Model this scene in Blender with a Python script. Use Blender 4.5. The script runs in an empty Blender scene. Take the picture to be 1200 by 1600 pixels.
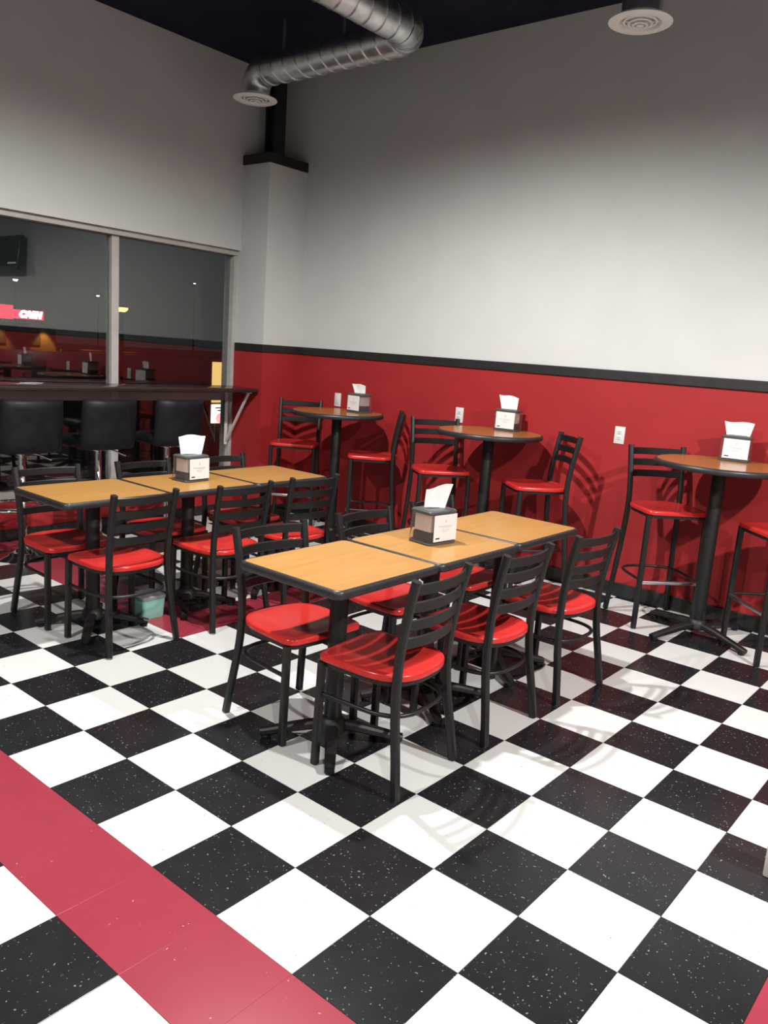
import bpy, bmesh, math, random
from mathutils import Vector, Matrix
random.seed(7)
S = bpy.context.scene
COL = S.collection
PI = math.pi
T = 0.3048                                   # one floor tile (12 inches)

# ------------------------------------------------------------------ camera
CAMP = (0.94385, -1.595856, 1.574067)
RC = ((0.76413871, 0.64129142, 0.06955101),
      (0.17807269, -0.10608551, -0.97828216),
      (-0.6199856, 0.7599284, -0.19526053))   # rows: image right, image down, view direction
cam_d = bpy.data.cameras.new('camera')
cam = bpy.data.objects.new('camera', cam_d)
COL.objects.link(cam)
cam.matrix_world = Matrix(((RC[0][0], -RC[1][0], -RC[2][0], CAMP[0]),
                           (RC[0][1], -RC[1][1], -RC[2][1], CAMP[1]),
                           (RC[0][2], -RC[1][2], -RC[2][2], CAMP[2]),
                           (0, 0, 0, 1)))
cam_d.sensor_fit = 'AUTO'
cam_d.sensor_width = 36
cam_d.lens = 1260.877 * 36 / 1600
cam_d.clip_start = 0.05
cam_d.clip_end = 300
S.camera = cam

# ------------------------------------------------------------------ world, lamps, exposure
S.view_settings.view_transform = 'Standard'
S.view_settings.look = 'None'
S.view_settings.gamma = 1
S.view_settings.use_curve_mapping = False
S.view_settings.exposure = 0.45
w = bpy.data.worlds.new('night_sky')
S.world = w
w.use_nodes = True
w.node_tree.nodes['Background'].inputs[0].default_value = (0.46, 0.62, 0.62, 1)
w.node_tree.nodes['Background'].inputs[1].default_value = 0.014


def spot(x, y, z, power, cone=170, blend=0.55, size=0.045, col=(1, 0.97, 0.93), aim=None):
    d = bpy.data.lights.new('ceiling_spot', 'SPOT')
    d.energy = power
    d.spot_size = math.radians(cone)
    d.spot_blend = blend
    d.shadow_soft_size = size
    d.color = col
    o = bpy.data.objects.new('ceiling_spot', d)
    o.location = (x, y, z)
    if aim:
        o.rotation_euler = (Vector(aim) - Vector((x, y, z))).to_track_quat('-Z', 'Y').to_euler()
    COL.objects.link(o)


# the dining room's ceiling lamps (all above the frame)
spot(-1.9, 0.95, 3.5, 420)
spot(2.4, 1.05, 3.4, 640)
spot(-1.75, -2.0, 3.5, 290)
spot(2.2, -2.2, 3.5, 260)

# ------------------------------------------------------------------ materials


def mat(name, col, rough=0.5, metal=0.0, spec=0.5, emit=None, strength=1.0, trans=0.0, ior=1.45):
    m = bpy.data.materials.new(name)
    m.use_nodes = True
    b = m.node_tree.nodes['Principled BSDF']
    b.inputs['Base Color'].default_value = (*col, 1)
    b.inputs['Roughness'].default_value = rough
    b.inputs['Metallic'].default_value = metal
    b.inputs['Specular IOR Level'].default_value = spec
    b.inputs['Transmission Weight'].default_value = trans
    b.inputs['IOR'].default_value = ior
    if emit:
        b.inputs['Emission Color'].default_value = (*emit, 1)
        b.inputs['Emission Strength'].default_value = strength
    return m


def nodes(m):
    nt = m.node_tree
    return nt, nt.nodes['Principled BSDF'], nt.nodes.new, nt.links.new


def noise_tint(m, c1, c2, scale=20, coords='Object', stretch=(1, 1, 1), detail=4, bump=0.0, bscale=200, lo=0.35, hi=0.65):
    nt, b, N, L = nodes(m)
    tc = N('ShaderNodeTexCoord')
    mp = N('ShaderNodeMapping')
    mp.inputs['Scale'].default_value = stretch
    L(tc.outputs[coords], mp.inputs[0])
    no = N('ShaderNodeTexNoise')
    no.inputs['Scale'].default_value = scale
    no.inputs['Detail'].default_value = detail
    L(mp.outputs[0], no.inputs['Vector'])
    r = N('ShaderNodeValToRGB')
    r.color_ramp.elements[0].position = lo
    r.color_ramp.elements[0].color = (*c1, 1)
    r.color_ramp.elements[1].position = hi
    r.color_ramp.elements[1].color = (*c2, 1)
    L(no.outputs['Fac'], r.inputs[0])
    L(r.outputs[0], b.inputs['Base Color'])
    if bump:
        n2 = N('ShaderNodeTexNoise')
        n2.inputs['Scale'].default_value = bscale
        L(mp.outputs[0], n2.inputs['Vector'])
        bp = N('ShaderNodeBump')
        bp.inputs['Strength'].default_value = bump
        bp.inputs['Distance'].default_value = 0.002
        L(n2.outputs['Fac'], bp.inputs['Height'])
        L(bp.outputs[0], b.inputs['Normal'])
    return m


def tile_mat(name, base, base2, fleck, fleck_amount, rough):
    """vinyl composition tile: mottled base with short chips, from world position"""
    m = mat(name, base, rough)
    nt, b, N, L = nodes(m)
    g = N('ShaderNodeNewGeometry')
    n1 = N('ShaderNodeTexNoise')
    n1.inputs['Scale'].default_value = 9
    n1.inputs['Detail'].default_value = 6
    L(g.outputs['Position'], n1.inputs['Vector'])
    mx = N('ShaderNodeMix')
    mx.data_type = 'RGBA'
    L(n1.outputs['Fac'], mx.inputs[0])
    mx.inputs[6].default_value = (*base, 1)
    mx.inputs[7].default_value = (*base2, 1)
    # warped voronoi cells -> chips
    nw = N('ShaderNodeTexNoise')
    nw.inputs['Scale'].default_value = 30
    L(g.outputs['Position'], nw.inputs['Vector'])
    ad = N('ShaderNodeMix')
    ad.data_type = 'VECTOR'
    ad.inputs[0].default_value = 0.034
    L(g.outputs['Position'], ad.inputs[4])
    L(nw.outputs['Color'], ad.inputs[5])
    v = N('ShaderNodeTexVoronoi')
    v.inputs['Scale'].default_value = 105
    L(ad.outputs[1], v.inputs['Vector'])
    lt = N('ShaderNodeMath')
    lt.operation = 'LESS_THAN'
    lt.inputs[1].default_value = 0.24
    L(v.outputs['Distance'], lt.inputs[0])
    sp = N('ShaderNodeSeparateColor')
    L(v.outputs['Color'], sp.inputs[0])
    l2 = N('ShaderNodeMath')
    l2.operation = 'LESS_THAN'
    l2.inputs[1].default_value = fleck_amount
    L(sp.outputs[0], l2.inputs[0])
    mu = N('ShaderNodeMath')
    mu.operation = 'MULTIPLY'
    L(lt.outputs[0], mu.inputs[0])
    L(l2.outputs[0], mu.inputs[1])
    m3 = N('ShaderNodeMath')
    m3.operation = 'MULTIPLY'
    L(mu.outputs[0], m3.inputs[0])
    L(sp.outputs[1], m3.inputs[1])
    m2 = N('ShaderNodeMix')
    m2.data_type = 'RGBA'
    L(m3.outputs[0], m2.inputs[0])
    L(mx.outputs[2], m2.inputs[6])
    m2.inputs[7].default_value = (*fleck, 1)
    L(m2.outputs[2], b.inputs['Base Color'])
    return m


M = {}
M['white_tile'] = tile_mat('white_vinyl_tile', (0.56, 0.56, 0.55), (0.61, 0.61, 0.60), (0.2, 0.2, 0.19), 0.035, 0.22)
M['black_tile'] = tile_mat('black_vinyl_tile', (0.008, 0.008, 0.009), (0.017, 0.017, 0.019), (0.20, 0.21, 0.22), 0.26, 0.22)
M['red_tile'] = tile_mat('red_vinyl_tile', (0.235, 0.026, 0.043), (0.27, 0.032, 0.051), (0.55, 0.3, 0.3), 0.012, 0.25)
M['slab'] = mat('floor_joint', (0.02, 0.02, 0.02), 0.9)
M['wall_white'] = noise_tint(mat('white_wall_paint', (0.7, 0.7, 0.69), 0.7), (0.508, 0.513, 0.505), (0.528, 0.533, 0.525), 3, bump=0.15, bscale=350)
M['wall_red'] = noise_tint(mat('red_wall_paint', (0.45, 0.025, 0.03), 0.5, spec=0.3), (0.285, 0.0185, 0.021), (0.31, 0.0205, 0.023), 3, bump=0.15, bscale=350)
M['ceiling'] = noise_tint(mat('dark_ceiling_paint', (0.01, 0.01, 0.018), 0.8, spec=0.2), (0.010, 0.011, 0.024), (0.015, 0.016, 0.032), 4)
M['black_trim'] = noise_tint(mat('black_trim_paint', (0.012, 0.012, 0.012), 0.5), (0.010, 0.010, 0.010), (0.016, 0.016, 0.015), 12)
M['black_metal'] = noise_tint(mat('black_powder_coat', (0.018, 0.019, 0.019), 0.42), (0.0068, 0.0073, 0.0073), (0.0105, 0.0112, 0.0112), 60, bump=0.1, bscale=600)
M['black_edge'] = noise_tint(mat('black_vinyl_edge', (0.03, 0.03, 0.033), 0.4), (0.017, 0.017, 0.019), (0.023, 0.023, 0.026), 40)
M['cast_iron'] = noise_tint(mat('black_cast_iron', (0.014, 0.014, 0.014), 0.5), (0.007, 0.007, 0.007), (0.012, 0.012, 0.012), 50, bump=0.25, bscale=300)
M['red_seat'] = noise_tint(mat('red_lacquer_seat', (0.62, 0.03, 0.025), 0.22), (0.46, 0.023, 0.021), (0.50, 0.028, 0.025), 10)
M['wood'] = noise_tint(mat('oak_laminate', (0.55, 0.28, 0.08), 0.3), (0.335, 0.165, 0.043), (0.39, 0.203, 0.058), 5, stretch=(9, 0.8, 1), detail=8, lo=0.3, hi=0.7)
M['wood_round'] = noise_tint(mat('oak_laminate_round', (0.5, 0.22, 0.06), 0.2), (0.29, 0.12, 0.032), (0.35, 0.16, 0.046), 5, stretch=(0.9, 9, 1), detail=8, lo=0.3, hi=0.7)
M['chrome'] = mat('chrome', (0.8, 0.8, 0.8), 0.08, 1.0)
M['steel_bar'] = mat('brushed_steel_bar', (0.55, 0.55, 0.57), 0.3, 1.0)
M['galv'] = noise_tint(mat('galvanised_steel', (0.55, 0.57, 0.58), 0.32, 1.0), (0.58, 0.60, 0.60), (0.76, 0.78, 0.78), 14)
M['alu'] = noise_tint(mat('grey_aluminium_frame', (0.5, 0.47, 0.45), 0.45), (0.36, 0.34, 0.33), (0.40, 0.38, 0.365), 8)
M['vent'] = mat('white_vent_enamel', (0.78, 0.80, 0.77), 0.5)
M['vent_shade'] = mat('vent_throat_shade', (0.01, 0.01, 0.01), 0.9)  # near-black colour stands in for shade inside the vent
M['wall_dark'] = noise_tint(mat('dark_grey_far_wall', (0.1, 0.1, 0.1), 0.7), (0.17, 0.165, 0.16), (0.20, 0.195, 0.19), 3)
M['glass'] = mat('window_glass', (0.93, 0.97, 0.96), 0.0, trans=1.0, ior=1.66)
M['counter'] = noise_tint(mat('dark_counter_laminate', (0.03, 0.018, 0.016), 0.15), (0.026, 0.016, 0.014), (0.036, 0.022, 0.020), 6, stretch=(8, 1, 1))
M['counter_rail'] = mat('brown_counter_rail', (0.32, 0.25, 0.24), 0.5)
M['bracket'] = mat('pale_metal_bracket', (0.55, 0.5, 0.5), 0.4)
M['leather'] = noise_tint(mat('black_vinyl_upholstery', (0.012, 0.013, 0.016), 0.5, spec=0.3), (0.004, 0.0045, 0.006), (0.008, 0.0085, 0.0105), 15, bump=0.3, bscale=220)
M['smoke'] = mat('smoky_clear_plastic', (0.90, 0.87, 0.89), 0.06, trans=0.97, ior=1.12)
M['lid'] = mat('dark_grey_plastic_lid', (0.06, 0.063, 0.066), 0.3)
M['spring'] = mat('black_plastic_pusher', (0.02, 0.017, 0.02), 0.5)
M['paper'] = noise_tint(mat('white_napkin_paper', (0.85, 0.84, 0.82), 0.9), (0.74, 0.735, 0.725), (0.79, 0.785, 0.775), 30, bump=0.4, bscale=120)
M['cream'] = mat('cream_napkin_stack', (0.78, 0.73, 0.63), 0.9)
M['card'] = mat('white_label_card', (0.66, 0.635, 0.63), 0.5)
M['print'] = mat('faint_grey_print', (0.47, 0.455, 0.47), 0.6)
M['ink'] = mat('black_ink', (0.02, 0.02, 0.02), 0.6)
M['outlet'] = mat('white_outlet_plastic', (0.60, 0.59, 0.57), 0.35)
M['slot'] = mat('outlet_slot', (0.03, 0.03, 0.03), 0.6)
M['post'] = noise_tint(mat('pale_grey_post_paint', (0.62, 0.57, 0.55), 0.5), (0.60, 0.55, 0.53), (0.66, 0.61, 0.58), 6, stretch=(6, 6, 0.4))
M['screen'] = mat('black_screen', (0.012, 0.013, 0.014), 0.15)
M['tv_case'] = mat('black_screen_case', (0.006, 0.006, 0.006), 0.4)
M['silver'] = mat('silver_mark', (0.7, 0.7, 0.7), 0.4, emit=(0.6, 0.6, 0.6), strength=0.2)  # silver mark; its slight glow stands in for reflected room light
M['tub_grey'] = mat('grey_tub_plastic', (0.20, 0.21, 0.24), 0.5)
M['tub_teal'] = mat('teal_tub_plastic', (0.25, 0.55, 0.47), 0.5)
M['asphalt'] = noise_tint(mat('night_asphalt', (0.02, 0.022, 0.02), 0.6), (0.012, 0.013, 0.012), (0.04, 0.042, 0.036), 1.5)
M['facade'] = noise_tint(mat('shop_facade', (0.10, 0.055, 0.03), 0.8), (0.08, 0.045, 0.028), (0.13, 0.07, 0.035), 0.5)
M['canopy'] = mat('dark_canopy', (0.02, 0.016, 0.014), 0.7)
M['sign_red'] = mat('lit_red_sign', (0.6, 0.03, 0.07), 0.5, emit=(1.0, 0.05, 0.11), strength=0.75)
M['sign_white'] = mat('lit_white_letters', (0.9, 0.9, 0.9), 0.5, emit=(1, 1, 1), strength=4)
M['sodium'] = mat('orange_lamp_lens', (1, 0.6, 0.2), 0.5, emit=(1, 0.42, 0.13), strength=2.4)
M['white_lamp'] = mat('white_lamp_lens', (1, 1, 1), 0.5, emit=(0.95, 1, 0.95), strength=4)
M['pole'] = mat('dark_lamp_pole', (0.03, 0.03, 0.03), 0.6)
M['board_yellow'] = mat('lit_yellow_panel', (0.8, 0.6, 0.2), 0.5, emit=(1.0, 0.62, 0.2), strength=0.75)
M['board_white'] = mat('lit_white_panel', (0.9, 0.85, 0.8), 0.5, emit=(1.0, 0.87, 0.74), strength=1.3)
M['board_red'] = mat('printed_red_patch', (0.7, 0.2, 0.2), 0.5, emit=(1.0, 0.5, 0.45), strength=0.9)
M['board_case'] = mat('brown_board_case', (0.10, 0.06, 0.04), 0.6)

# ------------------------------------------------------------------ mesh helpers


def BM():
    return bmesh.new()


def box(bm, c, s, rot=None, bev=0.0, seg=2):
    r = bmesh.ops.create_cube(bm, size=1.0)
    vs = r['verts']
    for v in vs:
        v.co = Vector((v.co.x * s[0], v.co.y * s[1], v.co.z * s[2]))
    if bev:
        es = list({e for v in vs for e in v.link_edges})
        rr = bmesh.ops.bevel(bm, geom=es, offset=bev, segments=seg, profile=0.5, affect='EDGES')
        vs = list({v for f in rr['faces'] for v in f.verts} | {v for v in vs if v.is_valid})
    for v in vs:
        p = v.co
        if rot is not None:
            p = rot @ p
        v.co = p + Vector(c)
    return vs


def rings(bm, rr, cap0=True, cap1=True, closed=True):
    """skin a list of vertex loops"""
    L = [[bm.verts.new(p) for p in r] for r in rr]
    n = len(L[0])
    for a, b in zip(L[:-1], L[1:]):
        for i in range(n if closed else n - 1):
            j = (i + 1) % n
            bm.faces.new((a[i], a[j], b[j], b[i]))
    if cap0:
        bm.faces.new(list(reversed(L[0])))
    if cap1:
        bm.faces.new(L[-1])
    return L


def lathe(bm, prof, n=32, c=(0, 0, 0), cap=True):
    rr = []
    for r, z in prof:
        rr.append([Vector((c[0] + r * math.cos(2 * PI * i / n), c[1] + r * math.sin(2 * PI * i / n), c[2] + z)) for i in range(n)])
    return rings(bm, rr, cap, cap)


def sweep(bm, path, prof, ref=(0, 0, 1), scales=None, cap=True, closed_path=False):
    """sweep a 2D profile (side, up) along a path"""
    path = [Vector(p) for p in path]
    ref = Vector(ref)
    rr = []
    n = len(path)
    for i, p in enumerate(path):
        if closed_path:
            t = path[(i + 1) % n] - path[i - 1]
        else:
            t = path[min(i + 1, n - 1)] - path[max(i - 1, 0)]
        t.normalize()
        s = t.cross(ref)
        s.normalize()
        u = s.cross(t)
        k = scales[i] if scales else 1.0
        rr.append([p + s * a * k + u * b * k for a, b in prof])
    if closed_path:
        rr.append(rr[0])
    rings(bm, rr, cap and not closed_path, cap and not closed_path)


def circ(r, n=10):
    return [(r * math.cos(2 * PI * i / n), r * math.sin(2 * PI * i / n)) for i in range(n)]


def rrect(w, h, c=0.004):
    w /= 2
    h /= 2
    return [(w, -h + c), (w, h - c), (w - c, h), (-w + c, h), (-w, h - c), (-w, -h + c), (-w + c, -h), (w - c, -h)]


def catmull(pts, k=4):
    P = [Vector(p) for p in pts]
    P = [2 * P[0] - P[1]] + P + [2 * P[-1] - P[-2]]
    out = []
    for i in range(1, len(P) - 2):
        for j in range(k):
            t = j / k
            a, b, c, d = P[i - 1], P[i], P[i + 1], P[i + 2]
            out.append(0.5 * ((2 * b) + (c - a) * t + (2 * a - 5 * b + 4 * c - d) * t * t + (3 * b - a - 3 * c + d) * t ** 3))
    out.append(P[-2])
    return out


def obj(name, bm, m, parent=None, smooth=None, loc=(0, 0, 0), rot=None):
    bmesh.ops.recalc_face_normals(bm, faces=bm.faces[:])
    me = bpy.data.meshes.new(name)
    bm.to_mesh(me)
    bm.free()
    me.materials.append(M[m] if isinstance(m, str) else m)
    if smooth is not None:
        for p in me.polygons:
            p.use_smooth = True
        me.set_sharp_from_angle(angle=math.radians(smooth))
    o = bpy.data.objects.new(name, me)
    COL.objects.link(o)
    o.location = loc
    if rot:
        o.rotation_euler = rot
    if parent:
        o.parent = parent
    return o


def tag(o, label, cat, group=None):
    o['label'] = label
    o['category'] = cat
    if group:
        o['group'] = group
    return o


def thing(name, label, cat, loc=(0, 0, 0), rz=0.0, group=None):
    o = bpy.data.objects.new(name, None)
    o.empty_display_size = 0.05
    COL.objects.link(o)
    o.location = loc
    o.rotation_euler = (0, 0, rz)
    return tag(o, label, cat, group)


def struct(name, bm, m, parent=None, label=None, smooth=None):
    o = obj(name, bm, m, parent, smooth)
    if parent is None:
        o['kind'] = 'structure'
    if label:
        o['label'] = label
    return o


def dup(root, loc, rz, label, group=None):
    r = root.copy()
    COL.objects.link(r)
    r.location = loc
    r.rotation_euler = (0, 0, rz)
    r['label'] = label
    if group:
        r['group'] = group
    for ch in list(root.children):
        c = ch.copy()
        COL.objects.link(c)
        c.parent = r
        for g in ch.children:
            d = g.copy()
            COL.objects.link(d)
            d.parent = c
    return r


def bx(c0, c1, bev=0.0):
    bm = BM()
    c = [(a + b) / 2 for a, b in zip(c0, c1)]
    s = [abs(b - a) for a, b in zip(c0, c1)]
    box(bm, c, s, bev=bev)
    return bm


# ------------------------------------------------------------------ setting: floor
XW, YB, ZC = -4.87, 3.71, 3.885             # window wall face, back wall face, ceiling
XR, YF = 4.2, -4.6                          # unseen far walls
floor = struct('floor', bx((XW - 0.12, YF, -0.12), (XR, YB + 0.1, -0.004)), 'slab', label='black and white checkerboard vinyl tile floor with red border bands')


def proj(p):
    d = [p[i] - CAMP[i] for i in range(3)]
    x, y, z = (sum(RC[k][i] * d[i] for i in range(3)) for k in range(3))
    if z < 0.1:
        return None
    return 600 + 1260.877 * x / z, 800 + 1260.877 * y / z


def tile_mesh(name, m):
    bm = BM()
    g = 0.0002 if m == 'red_tile' else 0.0008
    s = T / 2 - g
    rr = []
    bv = 0.0002 if m == 'red_tile' else 0.0006
    for inset, z in ((0, -0.004), (0, -bv), (bv, 0.0)):
        a = s - inset
        rr.append([Vector((-a, -a, z)), Vector((a, -a, z)), Vector((a, a, z)), Vector((-a, a, z))])
    rings(bm, rr)
    bmesh.ops.recalc_face_normals(bm, faces=bm.faces[:])
    me = bpy.data.meshes.new(name)
    bm.to_mesh(me)
    bm.free()
    me.materials.append(M[m])
    return me


TM = {k: tile_mesh(k + '_floor_tile', k + '_tile') for k in ('white', 'black', 'red')}
far = {k: BM() for k in TM}
tile_n = 0
for a in range(-16, 13):
    for b in range(-14, 16):
        y0, y1 = a * T, (a + 1) * T
        x0, x1 = -(b + 1) * T, -b * T
        if y0 < YF or x1 > XR or x0 < XW - 0.06:
            continue
        ys = 1.0
        if y1 > YB:
            ys = (YB - y0) / T
            if ys < 0.05:
                continue
            y1 = YB
        band = (a == -2) or (b == -3 and a > -2) or (b == 8 and a >= 3) or (a == 3 and b >= 8)
        k = 'red' if band else ('white' if (a + b) % 2 == 0 else 'black')
        pr = [proj((x, y, 0)) for x in (x0, x1) for y in (y0, y1)]
        vis = any(q and -8 < q[0] < 1208 and 780 < q[1] < 1608 for q in pr)
        if vis:
            o = bpy.data.objects.new('floor_tile', TM[k])
            COL.objects.link(o)
            o.location = ((x0 + x1) / 2, (y0 + y1) / 2, 0)
            o.scale = (1, ys, 1)
            o.parent = floor
            tile_n += 1
        else:
            box(far[k], ((x0 + x1) / 2, (y0 + y1) / 2, -0.002), (T - 0.0018, (y1 - y0) - 0.0018, 0.004))
for k in far:
    o = obj('floor_tiles', far[k], k + '_tile', floor)
    o['kind'] = 'stuff'
print('tiles in view', tile_n)

# ------------------------------------------------------------------ setting: walls
ZT0, ZT1 = 1.49, 1.556                      # black chair rail
wb = struct('wall_back', bx((XW - 0.2, YB, -0.02), (XR + 0.1, YB + 0.12, ZC)), 'wall_white', label='tall white back wall above a red dado')
# red dado on the back wall and around the corner column
struct('red_dado', bx((-4.53, YB - 0.004, 0.0), (XR, YB, ZT0)), 'wall_red', wb, label='red painted lower wall')
struct('baseboard_back', bx((-4.53, YB - 0.016, 0.0), (XR, YB - 0.002, 0.10), 0.003), 'black_trim', label='black baseboard along the back wall')
struct('trim_1', bx((-4.53, YB - 0.018, ZT0), (XR, YB, ZT1), 0.004), 'black_trim', label='black chair rail between red and white back wall')
# corner column
CX, CY = -4.53, 3.27
col_o = struct('trim_2', bx((XW - 0.05, CY, 0.0), (CX, YB, 3.065)), 'wall_white', label='boxed corner column, white above and red below')
struct('red_dado', bx((XW - 0.05, CY - 0.003, 0.0), (CX + 0.003, YB, ZT0)), 'wall_red', col_o, label='red painted lower face')
struct('chair_rail', bx((XW - 0.03, CY - 0.014, ZT0), (CX + 0.014, YB, ZT1), 0.003), 'black_trim', col_o, label='black rail around the column')
struct('column_cap', bx((XW, CY - 0.012, 3.065), (CX + 0.012, YB, 3.145), 0.004), 'black_trim', col_o, label='black cap on top of the column')
struct('baseboard', bx((XW - 0.03, CY - 0.014, 0.0), (CX + 0.014, YB, 0.10), 0.003), 'black_trim', col_o, label='black base of the column')
st = BM()
for dx in (-0.058, 0.058):
    box(st, (-4.695 + dx, 3.46, 3.52), (0.014, 0.12, 0.75))
box(st, (-4.695, 3.46, 3.52), (0.11, 0.012, 0.75))
struct('steel_post', st, 'black_trim', col_o, label='black steel post rising from the column cap')
# window wall: lintel and low wall
ZL, ZS = 2.355, 0.29
wl = struct('wall_left', bx((XW - 0.22, YF, ZL), (XW, YB, ZC)), 'wall_white', label='white wall above the window')
struct('low_wall', bx((XW - 0.22, YF, -0.02), (XW, CY + 0.03, ZS)), 'wall_red', wl, label='low red wall under the window')
struct('return_panel', bx((XW - 0.22, CY, -0.02), (XW - 0.05, YB, ZL + 0.01)), 'wall_white', wl)
struct('baseboard_left', bx((XW - 0.002, YF, 0.0), (XW + 0.014, CY, 0.085), 0.003), 'black_trim', label='black baseboard under the window')
struct('wall_right', bx((XR, YF - 0.1, -0.02), (XR + 0.12, YB + 0.1, ZC)), 'wall_dark')
struct('wall_front', bx((XW - 0.2, YF - 0.12, -0.02), (XR + 0.1, YF, ZC)), 'wall_dark')
struct('ceiling', bx((XW - 0.2, YF - 0.1, ZC), (XR + 0.1, YB + 0.1, ZC + 0.12)), 'ceiling', label='dark navy ceiling')

# window: aluminium frame, mullions, transom and panes
XG = -4.975                                  # glass plane
bmw = BM()
box(bmw, ((XG + XW - 0.03) / 2 - 0.02, (YF + CY) / 2, ZL - 0.022), (0.11, CY - YF, 0.044), bev=0.004)
win = struct('window_1', bmw, 'alu', label='large shop window with grey aluminium frame looking onto the night street')
YM = [2.07, 0.90, -0.27, -1.44, -2.61, -3.78]
YJ = 3.25
struct('jamb', bx((XG - 0.05, YJ - 0.012, ZS), (XG + 0.06, CY + 0.005, ZL - 0.044), 0.003), 'alu', win, label='right frame post')
for ym in YM:
    struct('mullion', bx((XG - 0.05, ym - 0.032, ZS), (XG + 0.04, ym + 0.032, ZL - 0.044), 0.003), 'alu', win)
edges = [YJ - 0.012] + [y for y in YM]
for i in range(len(edges) - 1):
    y1 = edges[i] - (0.032 if i else 0)
    y0 = edges[i + 1] + 0.032
    struct('transom', bx((XG - 0.04, y0, 1.03), (XG + 0.035, y1, 1.10), 0.003), 'counter_rail', win, label='dark rail behind the counter')
    struct('sill_rail', bx((XG - 0.04, y0, ZS), (XG + 0.04, y1, ZS + 0.06), 0.003), 'alu', win)
    struct('pane', bx((XG - 0.003, y0, 1.10), (XG + 0.003, y1, ZL - 0.044)), 'glass', win)
    struct('pane', bx((XG - 0.003, y0, ZS + 0.06), (XG + 0.003, y1, 1.03)), 'glass', win)

# ------------------------------------------------------------------ ladder back chair


def post_path(pts, s):
    return catmull([(x, s * y, z) for z, x, y in pts], 4)


def post_at(pts, z):
    for (z0, x0, y0), (z1, x1, y1) in zip(pts[:-1], pts[1:]):
        if z0 <= z <= z1:
            t = (z - z0) / (z1 - z0)
            return x0 + t * (x1 - x0), y0 + t * (y1 - y0)
    return pts[-1][1:]


def seat_outline(sx=1.0):
    pts = []
    half = []
    for i in range(4):
        half.append((0.200 + 0.004 * (1 - (i / 3) ** 2), 0.15 * i / 3))
    for i in range(1, 6):
        t = i / 5 * PI / 2
        half.append((0.158 + 0.042 * math.cos(t), 0.15 + 0.045 * math.sin(t)))
    half.append((0.06, 0.199))
    n = 12
    for i in range(n + 1):
        t = PI / 2 + i / n * PI / 2
        c, s = math.cos(t), math.sin(t)
        e = 2 / 2.7
        half.append((-0.198 * abs(c) ** e, 0.2 * abs(s) ** e))
    for p in half:
        pts.append(p)
    for p in reversed(half[1:-1]):
        pts.append((p[0], -p[1]))
    return pts


def seat_bm(zt, th=0.028):
    o = seat_outline()
    bm = BM()

    def ring(k, z):
        return [Vector((x * k, y * k, z)) for x, y in o]
    rings(bm, [ring(0.97, zt - th), ring(0.997, zt - th + 0.004), ring(1.0, zt - 0.012), ring(0.993, zt - 0.004), ring(0.965, zt),
               ring(0.88, zt - 0.0005), ring(0.70, zt - 0.006), ring(0.45, zt - 0.009), ring(0.2, zt - 0.010), ring(0.02, zt - 0.010)])
    return bm


def frame_bm(z0, z1):
    o = seat_outline()
    bm = BM()
    a = [Vector((x * 0.955, y * 0.955, 0)) for x, y in o]
    b = [Vector((x * 0.83, y * 0.83, 0)) for x, y in o]
    rr = []
    for r, z in ((a, z0), (a, z1), (b, z1), (b, z0), (a, z0)):
        rr.append([p + Vector((0, 0, z)) for p in r])
    rings(bm, rr, False, False)
    bmesh.ops.remove_doubles(bm, verts=bm.verts[:], dist=1e-5)
    return bm


def hoop_bm(z, legx, legy, a=0.19, r=0.009):
    pts = [(legx, legy, z), (0.08, 0.188, z)]
    n = 16
    for i in range(n + 1):
        t = PI / 2 + i / n * PI
        c, s = math.cos(t), math.sin(t)
        e = 2 / 3.0
        pts.append((-a * abs(c) ** e, 0.188 * abs(s) ** e * (1 if s >= 0 else -1), z))
    pts += [(0.08, -0.188, z), (legx, -legy, z)]
    bm = BM()
    sweep(bm, pts, circ(r, 8))
    return bm


CH_POST = [(0.004, -0.208, 0.202), (0.15, -0.188, 0.190), (0.30, -0.166, 0.178), (0.43, -0.158, 0.171), (0.55, -0.165, 0.172), (0.70, -0.188, 0.176), (0.815, -0.213, 0.180)]
ST_POST = [(0.004, -0.215, 0.212), (0.30, -0.185, 0.192), (0.55, -0.165, 0.178), (0.73, -0.158, 0.172), (0.88, -0.172, 0.173), (1.10, -0.213, 0.178)]


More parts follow.
